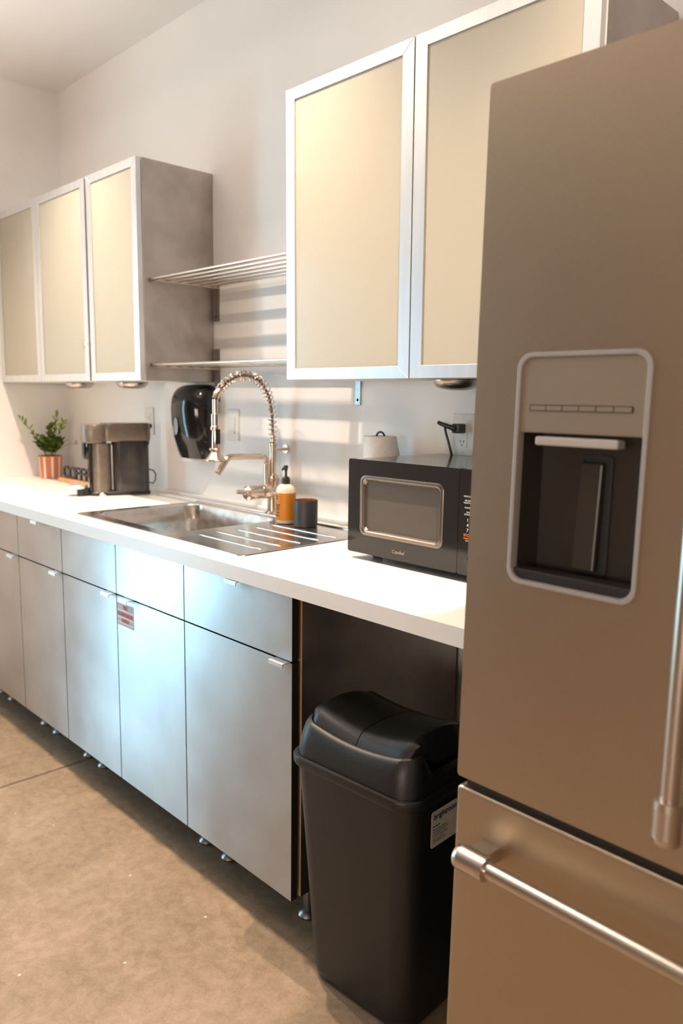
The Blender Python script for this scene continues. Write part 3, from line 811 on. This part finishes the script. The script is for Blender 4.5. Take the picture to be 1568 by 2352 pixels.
# ------------------------------------------------------------------ trash bin
def make_bin():
    t = thing('trash_bin', 'tall black plastic trash bin with split lid, tucked under the counter', 'trash bin', (.232, -.560, 0), (0, 0, R(3.0)))
    def sec(z, hw, y0, y1, r): return rrect(-hw, hw, y0, y1, (r*.8, r*.8, r, r), z, 8)
    # front is -y
    m = MB(); rings = []
    for z, q, ins in ((.0, 0, .010), (.010, 0, .003), (.03, .03, 0), (.15, .25, 0), (.30, .52, 0), (.45, .80, 0), (.528, .95, 0)):
        hw = .146+.024*q-ins; y0 = -.096-.036*q+ins; y1 = .098+.014*q-ins
        rings.append(sec(z, hw, y0, y1, .050))
    m.loft(rings, cap1=False); body = m.build('body', M['bin'], t)
    m = MB()
    m.loft([sec(.527, .1705, -.133, .114, .05), sec(.526, .1755, -.139, .119, .052), sec(.529, .177, -.1405, .120, .053), sec(.5425, .1775, -.141, .1205, .053), sec(.546, .176, -.1395, .119, .051), sec(.5465, .169, -.132, .112, .048)], cap0=False, cap1=False)
    m.build('rim', M['bin'], t)
    # lid housing: dips in the middle along the front
    def lidsec(z, hw, y0, y1, r, dip=0, crown=0):
        out = []
        for p in rrect(-hw, hw, y0, y1, (r*.8, r*.8, r, r), z, 8):
            # subdivide long sides happens through n=8 corners plus the mid points below
            out.append(p)
        o2 = []
        for a, b in zip(out, out[1:]+out[:1]):
            o2.append(a)
            L = math.hypot(b[0]-a[0], b[1]-a[1])
            if L > .05:
                for k in range(1, 8): o2.append((a[0]+(b[0]-a[0])*k/8, a[1]+(b[1]-a[1])*k/8, z))
        def low(y):
            q = min(1, max(0, (y-y0-.040)/.035)); return q*q*(3-2*q)*max(0, z-.572)
        return [(x, y, z_-dip*(1-(x/hw)**2)-low(y)) for x, y, z_ in o2]
    m = MB()
    m.loft([lidsec(.544, .168, -.131, .112, .047), lidsec(.560, .1665, -.1295, .111, .047), lidsec(.590, .1625, -.1245, .108, .046, .004), lidsec(.612, .158, -.118, .104, .044, .012), lidsec(.622, .153, -.112, .100, .040, .016), lidsec(.6235, .147, -.106, .096, .036, .0165), lidsec(.616, .145, -.104, .094, .036, .0165)], cap0=False, cap1=False)
    m.build('lid_housing', M['bin'], t)
    # two flaps meeting in the middle
    def flap(side):
        m = MB(); g = .0012; xin = g*side; nU, nV = 16, 18; top = []
        hw = .1515
        for i in range(nU+1):
            row = []; u = i/nU
            for j in range(nV+1):
                v = j/nV; hv = .1435+.008*min(1, max(0, v-.14)*5); x = xin+side*(hv-g)*u; y = -.1035+(.1975)*v
                edge = max(0, (u-.82)/.18)
                z = .641-.0165*(1-u*u)+.020*math.sin(math.pi*min(1, v*1.05))**.8*(.55+.45*u)-.062*edge**2.6*min(1, .18+max(0, v-.16)*4)
                front = max(0, 1-v/.16); z -= .026*front**2.0
                rr = .034  # rounded outer corners
                cxn = hw-rr; cyf = -.1035+rr; cyb = .094-rr
                X_, Y_ = x, y
                ax = abs(x)
                if ax > cxn and y < cyf:
                    lim = rr; dx, dy = ax-cxn, cyf-y; mxx = max(dx, dy); L = math.hypot(dx, dy)
                    if L > 0: dx, dy = dx/L*mxx, dy/L*mxx; X_, Y_ = side*(cxn+dx), cyf-dy
                if ax > cxn and y > cyb:
                    dx, dy = ax-cxn, y-cyb; mxx = max(dx, dy); L = math.hypot(dx, dy)
                    if L > 0: dx, dy = dx/L*mxx, dy/L*mxx; X_, Y_ = side*(cxn+dx), cyb+dy
                row.append((X_, Y_, z))
            top.append(row)
        vt = [[m.bm.verts.new(p) for p in r] for r in top]; vb = [[m.bm.verts.new((p[0], p[1], min(.607-.0165*(1-(p[0]/hw)**2), p[2]-.006))) for p in r] for r in top]
        for V_ in (vt, vb):
            for i in range(nU):
                for j in range(nV):
                    f = m.bm.faces.new((V_[i][j], V_[i+1][j], V_[i+1][j+1], V_[i][j+1])); f.smooth = True
        def wall_(A, B_):
            for k in range(len(A)-1): m.bm.faces.new((A[k], A[k+1], B_[k+1], B_[k]))
        wall_(vt[0], vb[0]); wall_(vt[-1], vb[-1]); wall_([r[0] for r in vt], [r[0] for r in vb]); wall_([r[-1] for r in vt], [r[-1] for r in vb])
        return m.build('lid_flap', M['bin'], t)
    flap(-1); flap(1)
    # paper label on the right side
    lb = MB().loft([[(p[0], p[1], 0) for p in rrect(0, .088, -.078, 0, .006, 0, 4)], [(p[0], p[1], .0006) for p in rrect(0, .088, -.078, 0, .006, 0, 4)]], smooth=False).build('label', M['label_paper'], t)
    lb.rotation_euler = (R(90), 0, R(90)); lb.location = (.1708, -.062, .506)
    # lettering lies in the label plane
    tx = text('lettering', 'brightroom', .0180, M['ink_blue'], lb, (.006, -.018, .0012), (0, 0, 0), .0002, 'LEFT', .0001)
    m = MB(); rr = random.Random(5)
    for k, y in enumerate((-.034, -.041, -.046, -.051, -.056, -.062, -.067)):
        L = (.024, .045, .05, .042, .05, .036, .044)[k]; x = .006
        while x < .006+L:
            w = rr.uniform(.003, .008); m.box(x, x+w, y, y+(.0022 if k == 0 else .0013), .0006, .0010); x += w+.0015
    m.build('small_print', M['ink'], lb)
make_bin()

# ------------------------------------------------------------------ refrigerator
def make_fridge():
    x0, w = .5835, .910; x1 = x0+w; R0 = .7819; ang = -.0172
    t = thing('refrigerator', 'large stainless steel french door refrigerator with water dispenser', 'refrigerator', (x0, 0, 0), (ang, 0, 0))
    # local frame: x from the left edge, y = -depth, z up
    def B(m, n, mt, par=t, **k): return m.build(n, [M[q] for q in mt] if isinstance(mt, list) else M[mt], par, **k)
    ZTOP, ZD0, ZD1, ZF = 1.765, .6955, .6785, .06
    yb = -R0+.075
    m = MB().box(.006, w-.006, yb, -.085, .045, 1.745); B(m, 'body', 'fridge_side')
    m = MB().box(.02, w-.02, yb+.03, -.12, 0, .046); B(m, 'plinth', 'black_plastic')
    B(MB().box(-.002, .05, -R0+.004, -R0+.10, 1.722, 1.752, bev=.003), 'hinge_cover', 'black_plastic')
    # left door with dispenser opening
    dx0, dx1 = .0, w/2-.0015
    HX0, HX1, HZ0, HZ1 = .0765, .2765, 1.0365, 1.3735
    outer = rrect(dx0, dx1, ZD0, ZTOP, .006, 0, 4); hole = rrect(HX0, HX1, HZ0, HZ1, .022, 0, 8)
    bm = plate_with_hole([(p[0], -R0, p[1]) for p in outer], [(p[0], -R0, p[1]) for p in hole]); m = MB(); m.bm.free(); m.bm = bm
    m.loft([xz(outer, -R0), [(p[0]-.0*0, -R0+.070, p[2]) for p in xz(outer, 0)]], cap0=False, cap1=True, smooth=False)
    ld = B(m, 'door', 'fridge')
    # dispenser trim ring
    rg = []
    for d, y in ((-.0025, -R0+.0005), (-.0015, -R0-.0022), (.002, -R0-.0030), (.0045, -R0-.0022), (.0060, -R0+.002), (.0065, -R0+.012)):
        rg.append(xz(rrect(HX0+d, HX1-d, HZ0+d, HZ1-d, .022-d*.5, 0, 8), y))
    B(MB().loft(rg, cap0=False, cap1=False), 'dispenser_frame', 'fridge_grey', ld)
    # recess: open box with angled left inner wall
    ix0, ix1, iz0, iz1 = HX0+.0055, HX1-.0055, HZ0+.0055, 1.2645
    yf, yk = -R0+.001, -R0+.062
    m = MB()
    q = [(ix0, yf), (ix0+.004, yk), (ix1-.010, yk), (ix1, yf)]
    m.loft([[(x, y, iz0) for x, y in q], [(x, y, iz0+.012+(y-yf)*.35) for x, y in q], [(x, y, iz1) for x, y in q]], cap0=True, cap1=True, close=False, smooth=False)
    B(m, 'dispenser_recess', 'recess', ld)
    B(MB().box(ix0, ix1, yf+.0005, yf+.030, iz0, iz0+.016, bev=.003), 'drip_ledge', 'black_plastic', ld)
    pm = MB().box(HX0+.005, HX1-.005, -R0+.0012, -R0+.035, 1.2605, HZ1-.005, bev=.002)
    B(pm, 'dispenser_panel', 'panel_grey', ld)
    # row of six touch buttons
    bx0, bx1 = .0985, .2540; n = 6; bw = (bx1-bx0)/n
    B(MB().loft([xz(rrect(bx0-.0012, bx1+.0012, 1.2918, 1.3010, .002, 0, 3), -R0+.0014), xz(rrect(bx0-.0012, bx1+.0012, 1.2918, 1.3010, .002, 0, 3), -R0+.0004)], smooth=False), 'button_surround', 'ink', ld)
    for k in range(n):
        B(MB().box(bx0+bw*k+.0008, bx0+bw*(k+1)-.0008, -R0-.0004, -R0+.0006, 1.2930, 1.2998), 'dispenser_button', 'panel_grey', ld)
    B(MB().box(.1115, .2390, -R0-.004, -R0+.02, 1.2430, 1.2560, bev=.003), 'nozzle_bar', 'fridge_light', ld)
    # paddle in its slot
    px0 = .157
    B(MB().loft([xz(rrect(px0-.003, px0+.0465, 1.056, 1.230, .006, 0, 4), yk-.001), xz(rrect(px0-.003, px0+.0465, 1.056, 1.230, .006, 0, 4), yk-.004), xz(rrect(px0+.001, px0+.0425, 1.060, 1.226, .004, 0, 4), yk-.0042), xz(rrect(px0+.001, px0+.0425, 1.060, 1.226, .004, 0, 4), yk-.0015)], smooth=False), 'paddle_slot', 'ink', ld)
    m = MB().box(px0, px0+.036, yk-.018, yk-.006, 1.062, 1.220, bev=.003)
    for v in m.bm.verts: v.co.y += (v.co.z-1.15)*.05
    B(m, 'dispenser_paddle', 'recess2', ld)
    def bar_handle(pa, pb, par, standdir, r=.0125, cap=.020, L=.057):
        """a tubular handle between pa and pb with fat end collars and square stand-offs"""
        pa, pb = Vector(pa), Vector(pb); d = (pb-pa).normalized()
        h = MB().tube([pa, pb], r, 28).build('handle', M['fridge_bar'], par)
        # collars and stand-offs are joined into the handle's own sub-part-free mesh for depth reasons
        bm2 = bmesh.new(); bm2.from_mesh(h.data); m = MB(); m.bm.free(); m.bm = bm2
        for p, s in ((pa, 1), (pb, -1)):
            a = p-d*s*.004
            m.tube([a, a+d*s*.003, a+d*s*.010, a+d*s*.0101, a+d*s*(L-.010), a+d*s*(L-.0099), a+d*s*L, a+d*s*(L+.0005)], [cap-.004, cap-.001, cap, cap-.0004, cap-.0004, cap, cap-.0008, r], 32)
            c = a+d*s*L*.5; y1 = -R0+.001
            hx = .0135
            if abs(d.x) > .5: m.box(c.x-.017, c.x+.017, c.y+cap*.6, y1, c.z-.012, c.z+.012, bev=.0012)
            else: m.box(c.x-.012, c.x+.012, c.y+cap*.6, y1, c.z-.017, c.z+.017, bev=.0012)
        bmesh.ops.recalc_face_normals(m.bm, faces=m.bm.faces[:]); sharpen(m.bm); m.bm.to_mesh(h.data); m.bm.free()
        return h
    hy = -R0-.050
    HANDLE_X = .3655
    bar_handle((HANDLE_X, hy, .762), (HANDLE_X, hy, 1.60), ld, 'y')
    # right door
    m = MB().box(w/2+.0015, w, -R0, -R0+.070, ZD0, ZTOP, bev=.004); rd = B(m, 'door', 'fridge')
    bar_handle((w-HANDLE_X, hy, .762), (w-HANDLE_X, hy, 1.60), rd, 'y')
    # freezer drawer, rounded front top edge
    m = MB().box(0, w, -R0, -R0+.070, ZF, ZD1, bev=.006, seg=4); fd = B(m, 'freezer_drawer', 'fridge')
    bar_handle((.049, hy, .595), (w-.049, hy, .595), fd, 'x')
    B(MB().box(.012, w-.012, -R0+.012, -R0+.07, ZD1, ZD0), 'gasket', 'black_plastic')
M['fridge_side'] = mat('fridge_side_grey', (.10,.09,.085), .5, .3)
M['fridge_light'] = mat('light_grey_plastic', (.50,.46,.43), .4)
M['recess2'] = mat('paddle_plastic', (.045,.037,.030), .35)
make_fridge()
